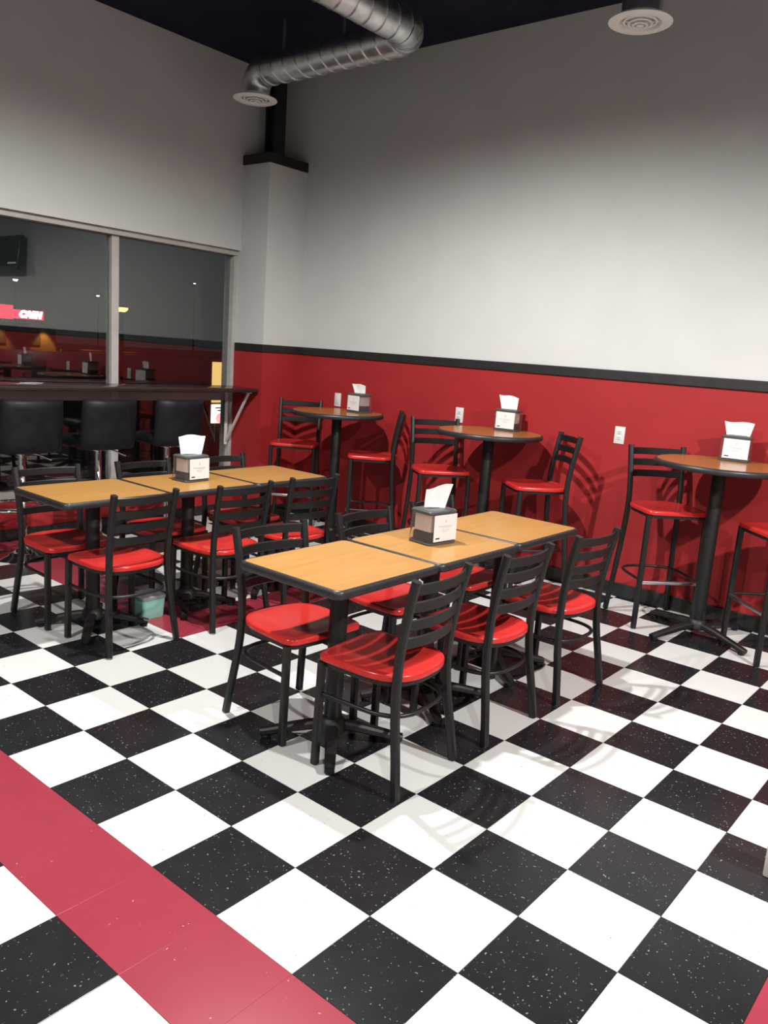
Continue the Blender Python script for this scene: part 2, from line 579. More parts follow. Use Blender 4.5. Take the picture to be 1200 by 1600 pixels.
def make_chair(name, label, cat, group, P, zseat, slats, leg0, stool):
    t = thing(name, label, cat, group=group)
    obj('seat', seat_bm(zseat), 'red_seat', t, 50)
    obj('seat_frame', frame_bm(zseat - 0.045, zseat - 0.0285), 'black_metal', t, 40)
    for s in (1, -1):
        bm = BM()
        sweep(bm, [(leg0[0], s * leg0[1], 0.004), (leg0[0] - 0.004, s * (leg0[1] - 0.006), zseat - 0.0295)], rrect(0.029, 0.029, 0.005), ref=(1, 0, 0))
        leg = obj('leg', bm, 'black_metal', t, 30)
        bm = BM()
        lathe(bm, [(0.011, 0.0), (0.013, 0.002), (0.013, 0.006)], 12, (leg0[0], s * leg0[1], 0))
        obj('glide', bm, 'steel_bar', leg, 30)
        bm = BM()
        pth = post_path(P, s)
        sweep(bm, pth, rrect(0.029, 0.033, 0.007), ref=(1, 0, 0))
        post = obj('back_post', bm, 'black_metal', t, 35)
        bm = BM()
        lathe(bm, [(0.011, 0.0), (0.013, 0.002), (0.013, 0.006)], 12, (P[0][1], s * P[0][2], 0))
        obj('glide', bm, 'steel_bar', post, 30)
    for z in slats:
        px, py = post_at(P, z)
        bm = BM()
        n = 14
        path = []
        for i in range(n + 1):
            u = -1 + 2 * i / n
            path.append((px - 0.034 * (1 - u * u) ** 0.9, u * (py - 0.006), z))
        sweep(bm, path, rrect(0.010, 0.041 if not stool else 0.044, 0.0035))
        obj('slat', bm, 'black_metal', t, 40)
    obj('stretcher', hoop_bm(0.29 if not stool else 0.31, leg0[0] - 0.003, leg0[1] - 0.006), 'black_metal', t, 60)
    if stool:
        bm = BM()
        box(bm, (leg0[0] + 0.004, 0, 0.30), (0.026, 2 * leg0[1] - 0.024, 0.020), bev=0.004)
        obj('footrest_bar', bm, 'steel_bar', t, 30)['label'] = 'bare steel footrest bar'
    return t


G_CH = 'ladder back chairs around the rectangular tables'
chair0 = make_chair('ladder_back_chair', '', 'chair', G_CH, CH_POST, 0.447, (0.780, 0.712, 0.643, 0.574), (0.176, 0.193), False)
CHAIRS = [
    (-0.855, 0.698, 184.5, 'red-seated ladder back chair nearest the camera, its back turned to it'),
    (-0.845, 1.306, 180.2, 'red-seated ladder back chair in the middle of the right side of the right row'),
    (-0.823, 1.925, 176.0, 'red-seated ladder back chair at the far end of the right side of the right row'),
    (-1.362, 0.707, -5.5, 'red-seated ladder back chair at the near end of the left side of the right row'),
    (-1.346, 1.315, -1.5, 'ladder back chair pushed under the middle of the right table row from the left'),
    (-1.362, 1.899, 0.7, 'ladder back chair behind the napkin dispenser of the right row, far end, left side'),
    (-2.631, 0.669, 181.8, 'red-seated ladder back chair at the near end of the right side of the left row'),
    (-2.591, 1.279, 180.3, 'red-seated ladder back chair in the middle of the right side of the left row'),
    (-2.599, 1.830, 177.5, 'ladder back chair at the far end of the right side of the left row'),
    (-3.132, 0.646, -1.8, 'leftmost red-seated ladder back chair, at the near left corner of the left table row'),
    (-3.125, 1.270, 0, 'ladder back chair behind the middle table of the left row, on the window side'),
    (-3.125, 1.880, 0, 'ladder back chair behind the far left-row table, half hidden by a napkin dispenser'),
]
for i, (x, y, r, lab) in enumerate(CHAIRS):
    if i == 0:
        chair0.location = (x, y, 0)
        chair0.rotation_euler = (0, 0, math.radians(r))
        chair0['label'] = lab
    else:
        dup(chair0, (x, y, 0), math.radians(r), lab)

G_ST = 'ladder back bar stools at the round tables'
stool0 = make_chair('ladder_back_bar_stool', '', 'bar stool', G_ST, ST_POST, 0.748, (1.062, 0.992, 0.922), (0.176, 0.190), True)
STOOLS = [
    (-4.123, 3.330, -53, 'tall red-seated bar stool left of the far round table, in the room corner'),
    (-3.285, 3.395, 220, 'tall red-seated bar stool seen edge on, right of the far round table'),
    (-2.558, 3.308, -39, 'tall red-seated bar stool left of the middle round table, below an outlet'),
    (-1.759, 3.363, 228.5, 'tall red-seated bar stool right of the middle round table, casting slat shadows on the wall'),
    (-0.847, 3.372, -43, 'tall red-seated bar stool left of the nearest round table, steel footrest in view'),
    (-0.115, 3.310, 225, 'tall black bar stool cut off by the right edge of the picture'),
]
for i, (x, y, r, lab) in enumerate(STOOLS):
    if i == 0:
        stool0.location = (x, y, 0)
        stool0.rotation_euler = (0, 0, math.radians(r))
        stool0['label'] = lab
    else:
        dup(stool0, (x, y, 0), math.radians(r), lab)

# ------------------------------------------------------------------ tables


def base_parts(t, H, length, rot0, cr=0.037, aw=0.052):
    bm = BM()
    lathe(bm, [(cr - 0.002, 0.08), (cr, 0.085), (cr, H - 0.055), (cr - 0.002, H - 0.05)], 24)
    obj('column', bm, 'black_metal', t, 40)
    bm = BM()
    lathe(bm, [(0.05, 0.045), (0.06, 0.052), (0.058, 0.085), (cr + 0.005, 0.105), (cr + 0.001, 0.107)], 20)
    obj('base_hub', bm, 'cast_iron', t, 40)
    for k in range(4):
        a = rot0 + k * PI / 2
        c, s = math.cos(a), math.sin(a)
        bm = BM()
        pr = [(0.03, 0.072), (0.10 * length / 0.3, 0.066), (0.20 * length / 0.3, 0.046), (length - 0.03, 0.031), (length, 0.026)]
        pth = catmull([(r * c, r * s, z) for r, z in pr], 3)
        n = len(pth)
        sweep(bm, pth, rrect(aw, 0.038, 0.009), scales=[1.0 - 0.28 * i / (n - 1) for i in range(n)])
        leg = obj('base_leg', bm, 'cast_iron', t, 40)
        bm = BM()
        lathe(bm, [(0.017, 0.0), (0.02, 0.003), (0.02, 0.012), (0.012, 0.018)], 12, ((length - 0.025) * c, (length - 0.025) * s, 0))
        obj('foot_pad', bm, 'cast_iron', leg, 40)
    bm = BM()
    arm = 0.20
    for k in range(2):
        box(bm, (0, 0, H - 0.042), (2 * arm, 0.035, 0.012), rot=Matrix.Rotation(PI / 4 + k * PI / 2, 3, 'Z'), bev=0.002)
    obj('mounting_plate', bm, 'cast_iron', t)


def rounded_rect(a, b, r, n=5):
    pts = []
    for cx, cy, a0 in ((a - r, b - r, 0), (-a + r, b - r, 90), (-a + r, -b + r, 180), (a - r, -b + r, 270)):
        for i in range(n + 1):
            t = math.radians(a0 + 90 * i / n)
            pts.append((cx + r * math.cos(t), cy + r * math.sin(t)))
    return pts


def top_parts(t, H, outline, wood):
    """bullnose vinyl edge around a laminate panel"""
    bm = BM()

    def ring(k, z):
        out = []
        for x, y in outline:
            d = math.hypot(x, y)
            out.append(Vector((x * (1 - k / d), y * (1 - k / d), z)))
        return out
    rings(bm, [ring(0.012, H - 0.036), ring(0.003, H - 0.032), ring(0.0, H - 0.022), ring(0.0, H - 0.014), ring(0.003, H - 0.005), ring(0.010, H), ring(0.0165, H), ring(0.0165, H - 0.003)], True, True)
    obj('table_edge', bm, 'black_edge', t, 50)
    bm = BM()
    rings(bm, [ring(0.0168, H - 0.0028), ring(0.0168, H - 0.0004), ring(0.0174, H)])
    obj('laminate_top', bm, wood, t)


def turn_base(t, deg):
    for c in t.children:
        if c.name.startswith('base_leg'):
            c.rotation_euler = (0, 0, math.radians(deg))


G_TB = 'square-cornered tables pushed together in rows'
table0 = thing('dining_table', '', 'table', group=G_TB)
top_parts(table0, 0.752, rounded_rect(0.264, 0.302, 0.028), 'wood')
base_parts(table0, 0.752, 0.29, PI / 4 + 0.12)
TABLES = [
    (-1.105, 0.678, 0.3, 'oak-topped table at the near end of the right row, closest to the camera'),
    (-1.102, 1.285, -0.3, 'oak-topped table in the middle of the right row, under the napkin dispenser'),
    (-1.108, 1.893, 0.3, 'oak-topped table at the far end of the right row, toward the bar stools'),
    (-2.878, 0.658, 0.2, 'oak-topped table at the near left end of the left row, beside the window stools'),
    (-2.872, 1.266, -0.2, 'oak-topped table in the middle of the left row, carrying a napkin dispenser'),
    (-2.880, 1.875, 0.1, 'oak-topped table at the far end of the left row, nearest the room corner'),
]
for i, (x, y, r, lab) in enumerate(TABLES):
    if i == 0:
        table0.location = (x, y, 0)
        table0.rotation_euler = (0, 0, math.radians(r))
        table0['label'] = lab
    else:
        tb_o = dup(table0, (x, y, 0), math.radians(r), lab)
        if i == 5:
            turn_base(tb_o, -14)
turn_base(table0, -10)

G_RT = 'round pedestal bar tables along the back wall'
HB = 1.067
rt0 = thing('round_bar_table', '', 'table', group=G_RT)
top_parts(rt0, HB, [(0.378 * math.cos(2 * PI * i / 64), 0.378 * math.sin(2 * PI * i / 64)) for i in range(64)], 'wood_round')
base_parts(rt0, HB, 0.365, math.radians(62), 0.040, 0.052)
RT = [(-3.55, 3.225, 'far round wood-topped bar table nearest the room corner'),
      (-2.145, 3.312, 'middle round wood-topped bar table of the three along the red wall'),
      (-0.535, 3.318, 'nearest round wood-topped bar table, cut by the right picture edge')]
for i, (x, y, lab) in enumerate(RT):
    if i == 0:
        rt0.location = (x, y, 0)
        rt0['label'] = lab
    else:
        rt = dup(rt0, (x, y, 0), 0, lab)
        if i == 2:
            turn_base(rt, 4)
turn_base(rt0, -12)

# ------------------------------------------------------------------ napkin dispensers


def napkin_bm(w, h, lean, fold, skew):
    """a tissue standing up out of the slot: a creased two-layer sheet"""
    bm = BM()
    nu, nv = 10, 7
    rr = []
    for sgn in (1, -1):
        for i in range(nu + 1):
            row = []
            for j in range(nv + 1):
                u = -1 + 2 * i / nu
                v = j / nv
                y = u * w / 2 * (0.80 + 0.22 * v) + skew * v * 0.012
                x = lean * v * v + 0.004 * math.sin(u * 4 + fold) * v + 0.006 * abs(u + 0.2 * fold) * v + sgn * 0.0012
                z = v * h * (1 + skew * 0.13 * u + 0.06 * math.sin(3 * u + fold))
                row.append(Vector((x, y, z)))
            rr.append(row)
    L = [[bm.verts.new(p) for p in r] for r in rr]
    n = nu + 1
    for k in (0, 1):
        for i in range(nu):
            for j in range(nv):
                bm.faces.new((L[k * n + i][j], L[k * n + i + 1][j], L[k * n + i + 1][j + 1], L[k * n + i][j + 1]))
    A, B = L[:n], L[n:]
    for i in range(nu):
        bm.faces.new((A[i][nv], A[i + 1][nv], B[i + 1][nv], B[i][nv]))
        bm.faces.new((A[i][0], A[i + 1][0], B[i + 1][0], B[i][0]))
    for e in (0, nu):
        for j in range(nv):
            bm.faces.new((A[e][j], A[e][j + 1], B[e][j + 1], B[e][j]))
    return bm


DW, DD, DH = 0.178, 0.138, 0.152             # width of the label face, depth, height


def make_dispenser(label, nap, yaw):
    t = thing('napkin_dispenser', label, 'napkin dispenser', group='napkin dispensers')
    # foot plate
    bm = BM()
    o = rounded_rect(DD / 2, DW / 2, 0.02)
    rings(bm, [[Vector((x * k, y * k, z)) for x, y in o] for k, z in ((0.95, 0.0), (1.0, 0.003), (1.0, 0.010), (0.97, 0.012))])
    obj('base', bm, 'lid', t, 40)
    # clear body: a hollow tapered shell
    bm = BM()
    rr = []
    for k, z in ((0.99, 0.012), (0.975, 0.07), (0.96, DH - 0.016), (0.925, DH - 0.016), (0.94, 0.07), (0.955, 0.012), (0.99, 0.012)):
        rr.append([Vector((x * k, y * k, z)) for x, y in o])
    rings(bm, rr, False, False)
    bmesh.ops.remove_doubles(bm, verts=bm.verts[:], dist=1e-6)
    obj('clear_body', bm, 'smoke', t, 40)['label'] = 'smoky clear plastic body'
    # lid with a slot
    bm = BM()
    o2 = rounded_rect(DD / 2 * 0.95, DW / 2 * 0.95, 0.018)
    rings(bm, [[Vector((x * k, y * k, z)) for x, y in o2] for k, z in ((0.98, DH - 0.017), (1.02, DH - 0.014), (1.02, DH - 0.005), (0.95, DH), (0.6, DH + 0.003))])
    obj('lid', bm, 'lid', t, 40)
    bm = BM()
    box(bm, (0, 0, DH + 0.0025), (0.03, 0.10, 0.003), bev=0.001)
    obj('slot', bm, 'spring', t)
    # napkins inside over the black pusher
    bm = BM()
    box(bm, (0, 0, 0.094), (DD * 0.74, DW * 0.76, 0.080), bev=0.006)
    obj('napkin_stack', bm, 'cream', t, 30)
    bm = BM()
    box(bm, (0, 0, 0.033), (DD * 0.80, DW * 0.80, 0.040), bev=0.008)
    obj('pusher', bm, 'spring', t, 30)
    # label card on the +x face, with its faint print
    bm = BM()
    tilt = Matrix.Rotation(math.radians(-0.9), 3, 'Y')
    cc = Vector((DD / 2 * 0.975 + 0.0020, 0.006, 0.076))
    cw, chh = DW * 0.82, 0.118
    box(bm, cc, (0.0016, cw, chh), rot=tilt, bev=0.0004)
    lab = obj('label_card', bm, 'card', t)

    def mark(bm, dy, dz, ww, hh):
        box(bm, cc + tilt @ Vector((0.0011, dy * cw, dz * chh)), (0.0008, ww * cw, hh * chh), rot=tilt)
    bm = BM()
    for dy, dz, ww, hh in ((0.0, 0.26, 0.07, 0.10), (-0.02, 0.07, 0.62, 0.028), (0.05, 0.02, 0.42, 0.022), (0.0, -0.07, 0.34, 0.026), (0.0, -0.13, 0.22, 0.022)):
        mark(bm, dy, dz, ww, hh)
    obj('faint_text', bm, 'print', lab)
    bm = BM()
    mark(bm, -0.33, -0.38, 0.17, 0.055)
    obj('black_mark', bm, 'ink', lab)
    obj('napkin', napkin_bm(*nap), 'paper', t, 60, loc=(0, 0, DH + 0.002), rot=(0, 0, math.radians(yaw)))['label'] = 'white napkin sticking up'
    return t


DISP = [
    (-1.118, 1.285, 0.752, -7, -34, (0.118, 0.100, 0.012, 0.4, 1.0), 'napkin dispenser on the middle table of the right row'),
    (-2.900, 1.300, 0.752, 4, -30, (0.150, 0.108, -0.012, 2.0, 0.4), 'napkin dispenser with a crumpled napkin on the middle table of the left row'),
    (-3.470, 3.395, HB, -98, 14, (0.13, 0.072, 0.01, 1.0, -0.5), 'napkin dispenser on the far round bar table near the room corner'),
    (-2.142, 3.545, HB, -83, 14, (0.14, 0.096, 0.006, 0.8, -0.7), 'napkin dispenser on the middle round bar table'),
    (-0.535, 3.565, HB, -81, 6, (0.165, 0.080, 0.004, 0.2, -0.2), 'napkin dispenser on the nearest round bar table at the right picture edge'),
]
for x, y, z, r, yaw, nap, lab in DISP:
    d = make_dispenser(lab, nap, yaw)
    d.location = (x, y, z)
    d.rotation_euler = (0, 0, math.radians(r))

# ------------------------------------------------------------------ outlets on the back wall
OUT = [(-4.000, 1.121, 'white blank wall plate above the far round table'),
       (-2.684, 1.121, 'white wall outlet behind the bar stool left of the middle round table'),
       (-1.347, 1.121, 'white wall outlet between the middle and nearest round tables')]
for i, (x, z, lab) in enumerate(OUT):
    t = thing('wall_plate' if i == 0 else 'wall_outlet', lab, 'outlet', (x, YB - 0.004, z), group='white plates on the red wall')
    bm = BM()
    box(bm, (0, -0.0035, 0), (0.074, 0.007, 0.118), bev=0.0025)
    obj('cover_plate', bm, 'outlet', t, 30)
    bm = BM()
    if i == 0:
        box(bm, (0, -0.008, 0), (0.034, 0.004, 0.068), bev=0.001)
        obj('rocker', bm, 'outlet', t, 30)
    else:
        for s in (1, -1):
            lathe_bm = BM()
            box(lathe_bm, (0, -0.0075, s * 0.0195), (0.033, 0.003, 0.028), bev=0.0012)
            rc = obj('receptacle', lathe_bm, 'outlet', t, 30)
            sl = BM()
            for dx, dz, w_, h_ in ((-0.0065, 0.004, 0.003, 0.009), (0.0065, 0.004, 0.003, 0.008), (0, -0.008, 0.005, 0.005)):
                box(sl, (dx, -0.0092, s * 0.0195 + dz), (w_, 0.0012, h_))
            obj('slots', sl, 'slot', rc)

# ------------------------------------------------------------------ window counter and its black stools
cnt = thing('window_counter', 'dark narrow counter shelf running along the window, on pale diagonal brackets', 'counter', (-4.74, 0, 0))
bm = BM()
box(bm, (0, (YF + CY - 0.01) / 2, 1.150), (0.38, CY - 0.02 - YF, 0.034), bev=0.006)
obj('countertop', bm, 'counter', cnt, 30)
for yb in (3.19, 0.90, -0.27):
    bm = BM()
    box(bm, (-0.165, yb, 0.88), (0.012, 0.030, 0.50), bev=0.002)
    box(bm, (0.0, yb, 1.128), (0.33, 0.030, 0.010), bev=0.002)
    ang = math.atan2(0.46, 0.29)
    box(bm, (-0.012, yb, 0.892), (0.012, 0.026, 0.548), rot=Matrix.Rotation(math.atan2(0.285, 0.45), 3, 'Y'), bev=0.002)
    obj('bracket', bm, 'bracket', cnt)['label'] = 'pale metal diagonal bracket'


def make_bar_chair(label):
    t = thing('upholstered_bar_stool', label, 'bar stool', group='black upholstered stools at the window counter')
    # base: chrome trumpet disc, gas post, footrest ring
    bm = BM()
    lathe(bm, [(0.215, 0.0), (0.215, 0.006), (0.19, 0.012), (0.12, 0.024), (0.06, 0.045), (0.034, 0.075), (0.030, 0.10)], 40)
    obj('base_disc', bm, 'chrome', t, 50)
    bm = BM()
    lathe(bm, [(0.028, 0.095), (0.028, 0.46), (0.023, 0.465), (0.023, 0.715), (0.07, 0.72), (0.07, 0.745)], 24)
    obj('gas_post', bm, 'chrome', t, 50)
    bm = BM()
    n = 36
    sweep(bm, [(0.05 - 0.17 + 0.19 * math.cos(2 * PI * i / n), 0.19 * math.sin(2 * PI * i / n), 0.335) for i in range(n)], circ(0.011, 8), closed_path=True)
    for s in (1, -1):
        sweep(bm, [(0, 0, 0.335), (-0.06, s * 0.17, 0.335)], circ(0.008, 8))
    obj('footrest_ring', bm, 'chrome', t, 60)
    bm = BM()
    sweep(bm, catmull([(0.03, 0.02, 0.728), (0.09, 0.07, 0.722), (0.16, 0.13, 0.690)], 4), circ(0.006, 8))
    obj('lift_lever', bm, 'chrome', t, 60)
    # padded seat
    bm = BM()
    o = [(x - 0.03, y) for x, y in rounded_rect(0.185, 0.205, 0.07)]
    rings(bm, [[Vector((x * k, y * k, z)) for x, y in o] for k, z in ((0.85, 0.745), (0.97, 0.758), (1.0, 0.785), (0.97, 0.812), (0.85, 0.826), (0.4, 0.830))])
    obj('seat', bm, 'leather', t, 60)
    # curved padded back (room side, local +x)
    bm = BM()
    rr = []
    nz = 12
    for k in range(nz + 1):
        f = k / nz
        z = 0.745 + 0.36 * f
        edge = min(f, 1 - f)
        th = 0.022 * min(1.0, (edge * 8) ** 0.5 + 0.12)
        wy = 0.212 + 0.006 * math.sin(f * PI)
        loop = []
        m = 16
        front, back = [], []
        for i in range(m + 1):
            u = -1 + 2 * i / m
            taper = max(0.18, min(1.0, ((1 - abs(u)) * 7) ** 0.5))
            xc = 0.20 + 0.035 * f - 0.07 * u * u * abs(u)
            y = u * wy
            front.append(Vector((xc - th * taper, y, z)))
            back.append(Vector((xc + th * taper, y, z)))
        loop = back + list(reversed(front))
        rr.append(loop)
    rings(bm, rr)
    obj('backrest', bm, 'leather', t, 70)
    return t


BCH = [(-4.41, 1.035, 'black upholstered stool at the window counter, leftmost in the picture'),
       (-4.41, 1.605, 'black upholstered stool at the window counter, in front of the window post'),
       (-4.41, 2.205, 'black upholstered stool at the window counter, nearest the room corner'),
       (-4.40, 0.45, 'black upholstered stool at the window counter, beyond the left picture edge')]
bc0 = make_bar_chair(BCH[0][2])
bc0.location = (BCH[0][0], BCH[0][1], 0)
for x, y, lab in BCH[1:3]:
    dup(bc0, (x, y, 0), 0, lab)

# ------------------------------------------------------------------ ducts and vents


def duct(name, path, r, parent):
    bm = BM()
    sweep(bm, path, circ(r, 28), cap=True)
    return obj(name, bm, 'galv', parent, 50)


def seam(p0, p1, r, pitch, parent):
    """raised spiral lock seam along a straight duct"""
    p0, p1 = Vector(p0), Vector(p1)
    d = p1 - p0
    L = d.length
    d.normalize()
    a = d.cross(Vector((0, 0, 1))).normalized()
    b = a.cross(d)
    turns = L / pitch
    n = int(turns * 26)
    path = [p0 + d * (L * i / n) + (a * math.cos(2 * PI * turns * i / n) + b * -math.sin(2 * PI * turns * i / n)) * (r + 0.001) for i in range(n + 1)]
    bm = BM()
    sweep(bm, path, [(0.006, -0.002), (0.004, 0.003), (-0.004, 0.003), (-0.006, -0.002)], ref=tuple(d))
    return obj('spiral_seam', bm, 'galv', parent, 50)


def arc(c, p_from, p_to, n=10):
    """quarter arc around c"""
    c, a, b = Vector(c), Vector(p_from) - Vector(c), Vector(p_to) - Vector(c)
    return [c + a * math.cos(PI / 2 * i / n) + b * math.sin(PI / 2 * i / n) for i in range(n + 1)]


RD = 0.106
ZD, YD, XD = 3.575, 2.80, -2.65
dt = thing('air_duct', 'galvanised spiral air duct bending along the ceiling into the room corner', 'duct', (XD, YD, ZD))


def lp(p):
    return Vector(p) - Vector((XD, YD, ZD))


R1 = 0.17
XV = -4.20
duct('duct_pipe', [lp((XD, YF + 0.2, ZD)), lp((XD, YD - R1, ZD))], RD, dt)
seam(lp((XD, -0.5, ZD)), lp((XD, YD - R1, ZD)), RD, 0.125, dt)
duct('elbow', [lp(p) for p in arc((XD - R1, YD - R1, ZD), (XD, YD - R1, ZD), (XD - R1, YD, ZD), 12)], RD + 0.004, dt)
duct('duct_pipe', [lp((XD - R1, YD, ZD)), lp((XV + 0.13, YD, ZD))], RD, dt)
seam(lp((XV + 0.15, YD, ZD)), lp((XD - R1 - 0.03, YD, ZD)), RD, 0.125, dt)
elb = [lp(p) for p in arc((XV + 0.13, YD, ZD - 0.13), (XV + 0.13, YD, ZD), (XV, YD, ZD - 0.13), 10)]
bm = BM()
sweep(bm, elb + [lp((XV, YD, 3.39))], circ(RD + 0.003, 28), ref=(0, 1, 0))
obj('elbow', bm, 'galv', dt, 50)['label'] = 'elbow turning down to the vent'
# elbow ribs
for i in (3, 6, 9):
    bm = BM()
    sweep(bm, [lp(p) for p in arc((XD - R1, YD - R1, ZD), (XD, YD - R1, ZD), (XD - R1, YD, ZD), 12)][i:i + 2], circ(RD + 0.009, 28))
    obj('elbow_rib', bm, 'galv', dt, 50)
for yy in (0.6, 2.0):
    bm = BM()
    box(bm, lp((XD, yy, (ZC + ZD + RD) / 2)), (0.025, 0.003, ZC - ZD - RD + 0.01))
    obj('hanger_strap', bm, 'galv', dt)
for xx in (-3.3, -3.9):
    bm = BM()
    box(bm, lp((xx, YD, (ZC + ZD + RD) / 2)), (0.003, 0.025, ZC - ZD - RD + 0.01))
    obj('hanger_strap', bm, 'galv', dt)

d2 = thing('air_duct', 'short galvanised duct drop holding the round vent at the top right', 'duct', (-1.15, 2.84, 3.39))
bm = BM()
lathe(bm, [(RD, 0.005), (RD, 0.3), (RD + 0.004, 0.3), (RD + 0.004, 0.36), (RD, 0.36), (RD, ZC - 3.39)], 28)
obj('duct_pipe', bm, 'galv', d2, 40)


def vent(x, y, z, lab):
    t = thing('round_ceiling_vent', lab, 'vent', (x, y, z), group='round white ceiling vents')
    bm = BM()
    lathe(bm, [(0.112, 0.035), (0.118, 0.012), (0.150, 0.004), (0.166, 0.008), (0.168, 0.002), (0.150, -0.006), (0.112, -0.004), (0.104, 0.012), (0.104, 0.035), (0.112, 0.035)], 40, cap=False)
    bmesh.ops.remove_doubles(bm, verts=bm.verts[:], dist=1e-6)
    obj('rim', bm, 'vent', t, 40)
    for r, dz in ((0.090, 0.005), (0.066, -0.003), (0.042, -0.011)):
        bm = BM()
        lathe(bm, [(r + 0.001, dz), (r, dz - 0.002), (r - 0.010, dz - 0.004), (r - 0.012, dz - 0.002), (r - 0.011, dz + 0.001), (r + 0.001, dz)], 36, cap=False)
        bmesh.ops.remove_doubles(bm, verts=bm.verts[:], dist=1e-6)
        obj('louver_ring', bm, 'vent', t, 40)
    bm = BM()
    lathe(bm, [(0.002, -0.010), (0.018, -0.012), (0.020, -0.016), (0.012, -0.020), (0.002, -0.021)], 24)
    obj('center_cap', bm, 'vent', t, 40)
    bm = BM()
    lathe(bm, [(0.103, 0.012), (0.103, 0.015)], 30)
    obj('throat_shade_disc', bm, 'vent_shade', t)  # black disc put behind the louvers so their gaps look shaded
    bm = BM()
    for k in range(2):
        box(bm, (0, 0, 0.006), (0.20, 0.005, 0.004), rot=Matrix.Rotation(k * PI / 2 + 0.5, 3, 'Z'))
    obj('spider', bm, 'vent', t)
    return t


vent(XV, YD, 3.385, 'round white vent under the duct elbow in the room corner')
vent(-1.15, 2.84, 3.385, 'round white louvred vent at the top right of the picture')

# ------------------------------------------------------------------ odds and ends
# post at the right picture edge
pt = thing('white_post', 'short pale grey post standing on the checkered floor at the right picture edge', 'post', (0.535, 1.085, 0))
bm = BM()
box(bm, (0, 0, 0.13), (0.13, 0.085, 0.26), bev=0.006)
obj('shaft', bm, 'post', pt, 30)
bm = BM()
box(bm, (0, 0, 0.265), (0.136, 0.091, 0.012), bev=0.004)
obj('cap', bm, 'post', pt, 30)

# tub under the left table row
tb = thing('plastic_tub', 'small grey and teal tub on the red floor band under the left table row', 'tub', (-2.848, 0.982, 0))
bm = BM()
o = rounded_rect(0.074, 0.076, 0.02)
rr = []
for k, z in ((0.86, 0.0), (0.9, 0.006), (0.98, 0.11), (0.94, 0.11), (0.86, 0.012)):
    rr.append([Vector((x * k, y * k, z)) for x, y in o])
rings(bm, rr)
obj('body', bm, 'tub_teal', tb, 40)
bm = BM()
rr = []
for k, z in ((0.975, 0.112), (1.02, 0.112), (1.02, 0.128), (0.97, 0.132)):
    rr.append([Vector((x * k, y * k, z)) for x, y in o])
rings(bm, rr)
obj('lid', bm, 'tub_grey', tb, 40)

# television on the back wall beyond the right edge; it shows only as a reflection in the window
tv = thing('television', 'black wall television seen only as a reflection in the left window pane', 'television', (0.14, YB, 2.48))
tilt = Matrix.Rotation(math.radians(-8), 3, 'X')
bm = BM()
box(bm, (0, -0.10, 0), (1.04, 0.05, 0.44), rot=tilt, bev=0.008)
for v in bm.verts:
    pass
obj('case', bm, 'tv_case', tv, 30)
bm = BM()
box(bm, Vector((0, -0.10, 0)) + tilt @ Vector((0, -0.027, 0.015)), (0.98, 0.003, 0.37), rot=tilt)
obj('screen', bm, 'screen', tv)
bm = BM()
box(bm, Vector((0, -0.10, 0)) + tilt @ Vector((-0.36, -0.0285, -0.135)), (0.22, 0.002, 0.022), rot=tilt)
obj('silver_mark', bm, 'silver', tv)
bm = BM()
box(bm, (0, -0.04, 0), (0.2, 0.08, 0.2), bev=0.004)
obj('wall_bracket', bm, 'tv_case', tv)

# ------------------------------------------------------------------ the street outside the window
struct('ground', bx((-90, -60, -0.35), (XW - 0.22, 110, -0.15)), 'asphalt', label='dark asphalt outside')


def ray_x(u, v, X):
    d = [RC[0][i] * (u - 600) / 1260.877 + RC[1][i] * (v - 800) / 1260.877 + RC[2][i] for i in range(3)]
    k = (X - CAMP[0]) / d[0]
    return Vector([CAMP[i] + k * d[i] for i in range(3)])


XF = -58.0
# low shop building with two lit signs on its roof edge
p1 = ray_x(0, 545, XF)
p2 = ray_x(88, 545, XF)
yl, yr = p1.y - 12, p2.y
shop = thing('shop_building', 'low shop building across the street under yellow lamps', 'building', (XF, 0, -0.15))
bm = BM()
box(bm, (-3, (yl + yr) / 2, 0.90), (6, yr - yl, 1.8), bev=0.03)
obj('facade', bm, 'facade', shop)
bm = BM()
box(bm, (-2.7, (yl + yr) / 2 - 1.2, 1.86), (6.4, yr - yl - 2.0, 0.12), bev=0.02)
obj('canopy', bm, 'canopy', shop)
for k in range(5):
    bm = BM()
    box(bm, (0.02, yr - 2.2 - k * 2.6, 0.95), (0.12, 1.9, 1.2), bev=0.02)
    obj('shop_window', bm, 'canopy', shop)
kw = thing('kerb_wall', 'low kerb wall beside the shop, washed by yellow lamps', 'wall', (XF + 0.5, 0, -0.15))
bm = BM()
box(bm, (0, yr + 6.6, 0.10), (0.3, 13, 0.2), bev=0.02)
obj('kerb', bm, 'facade', kw)


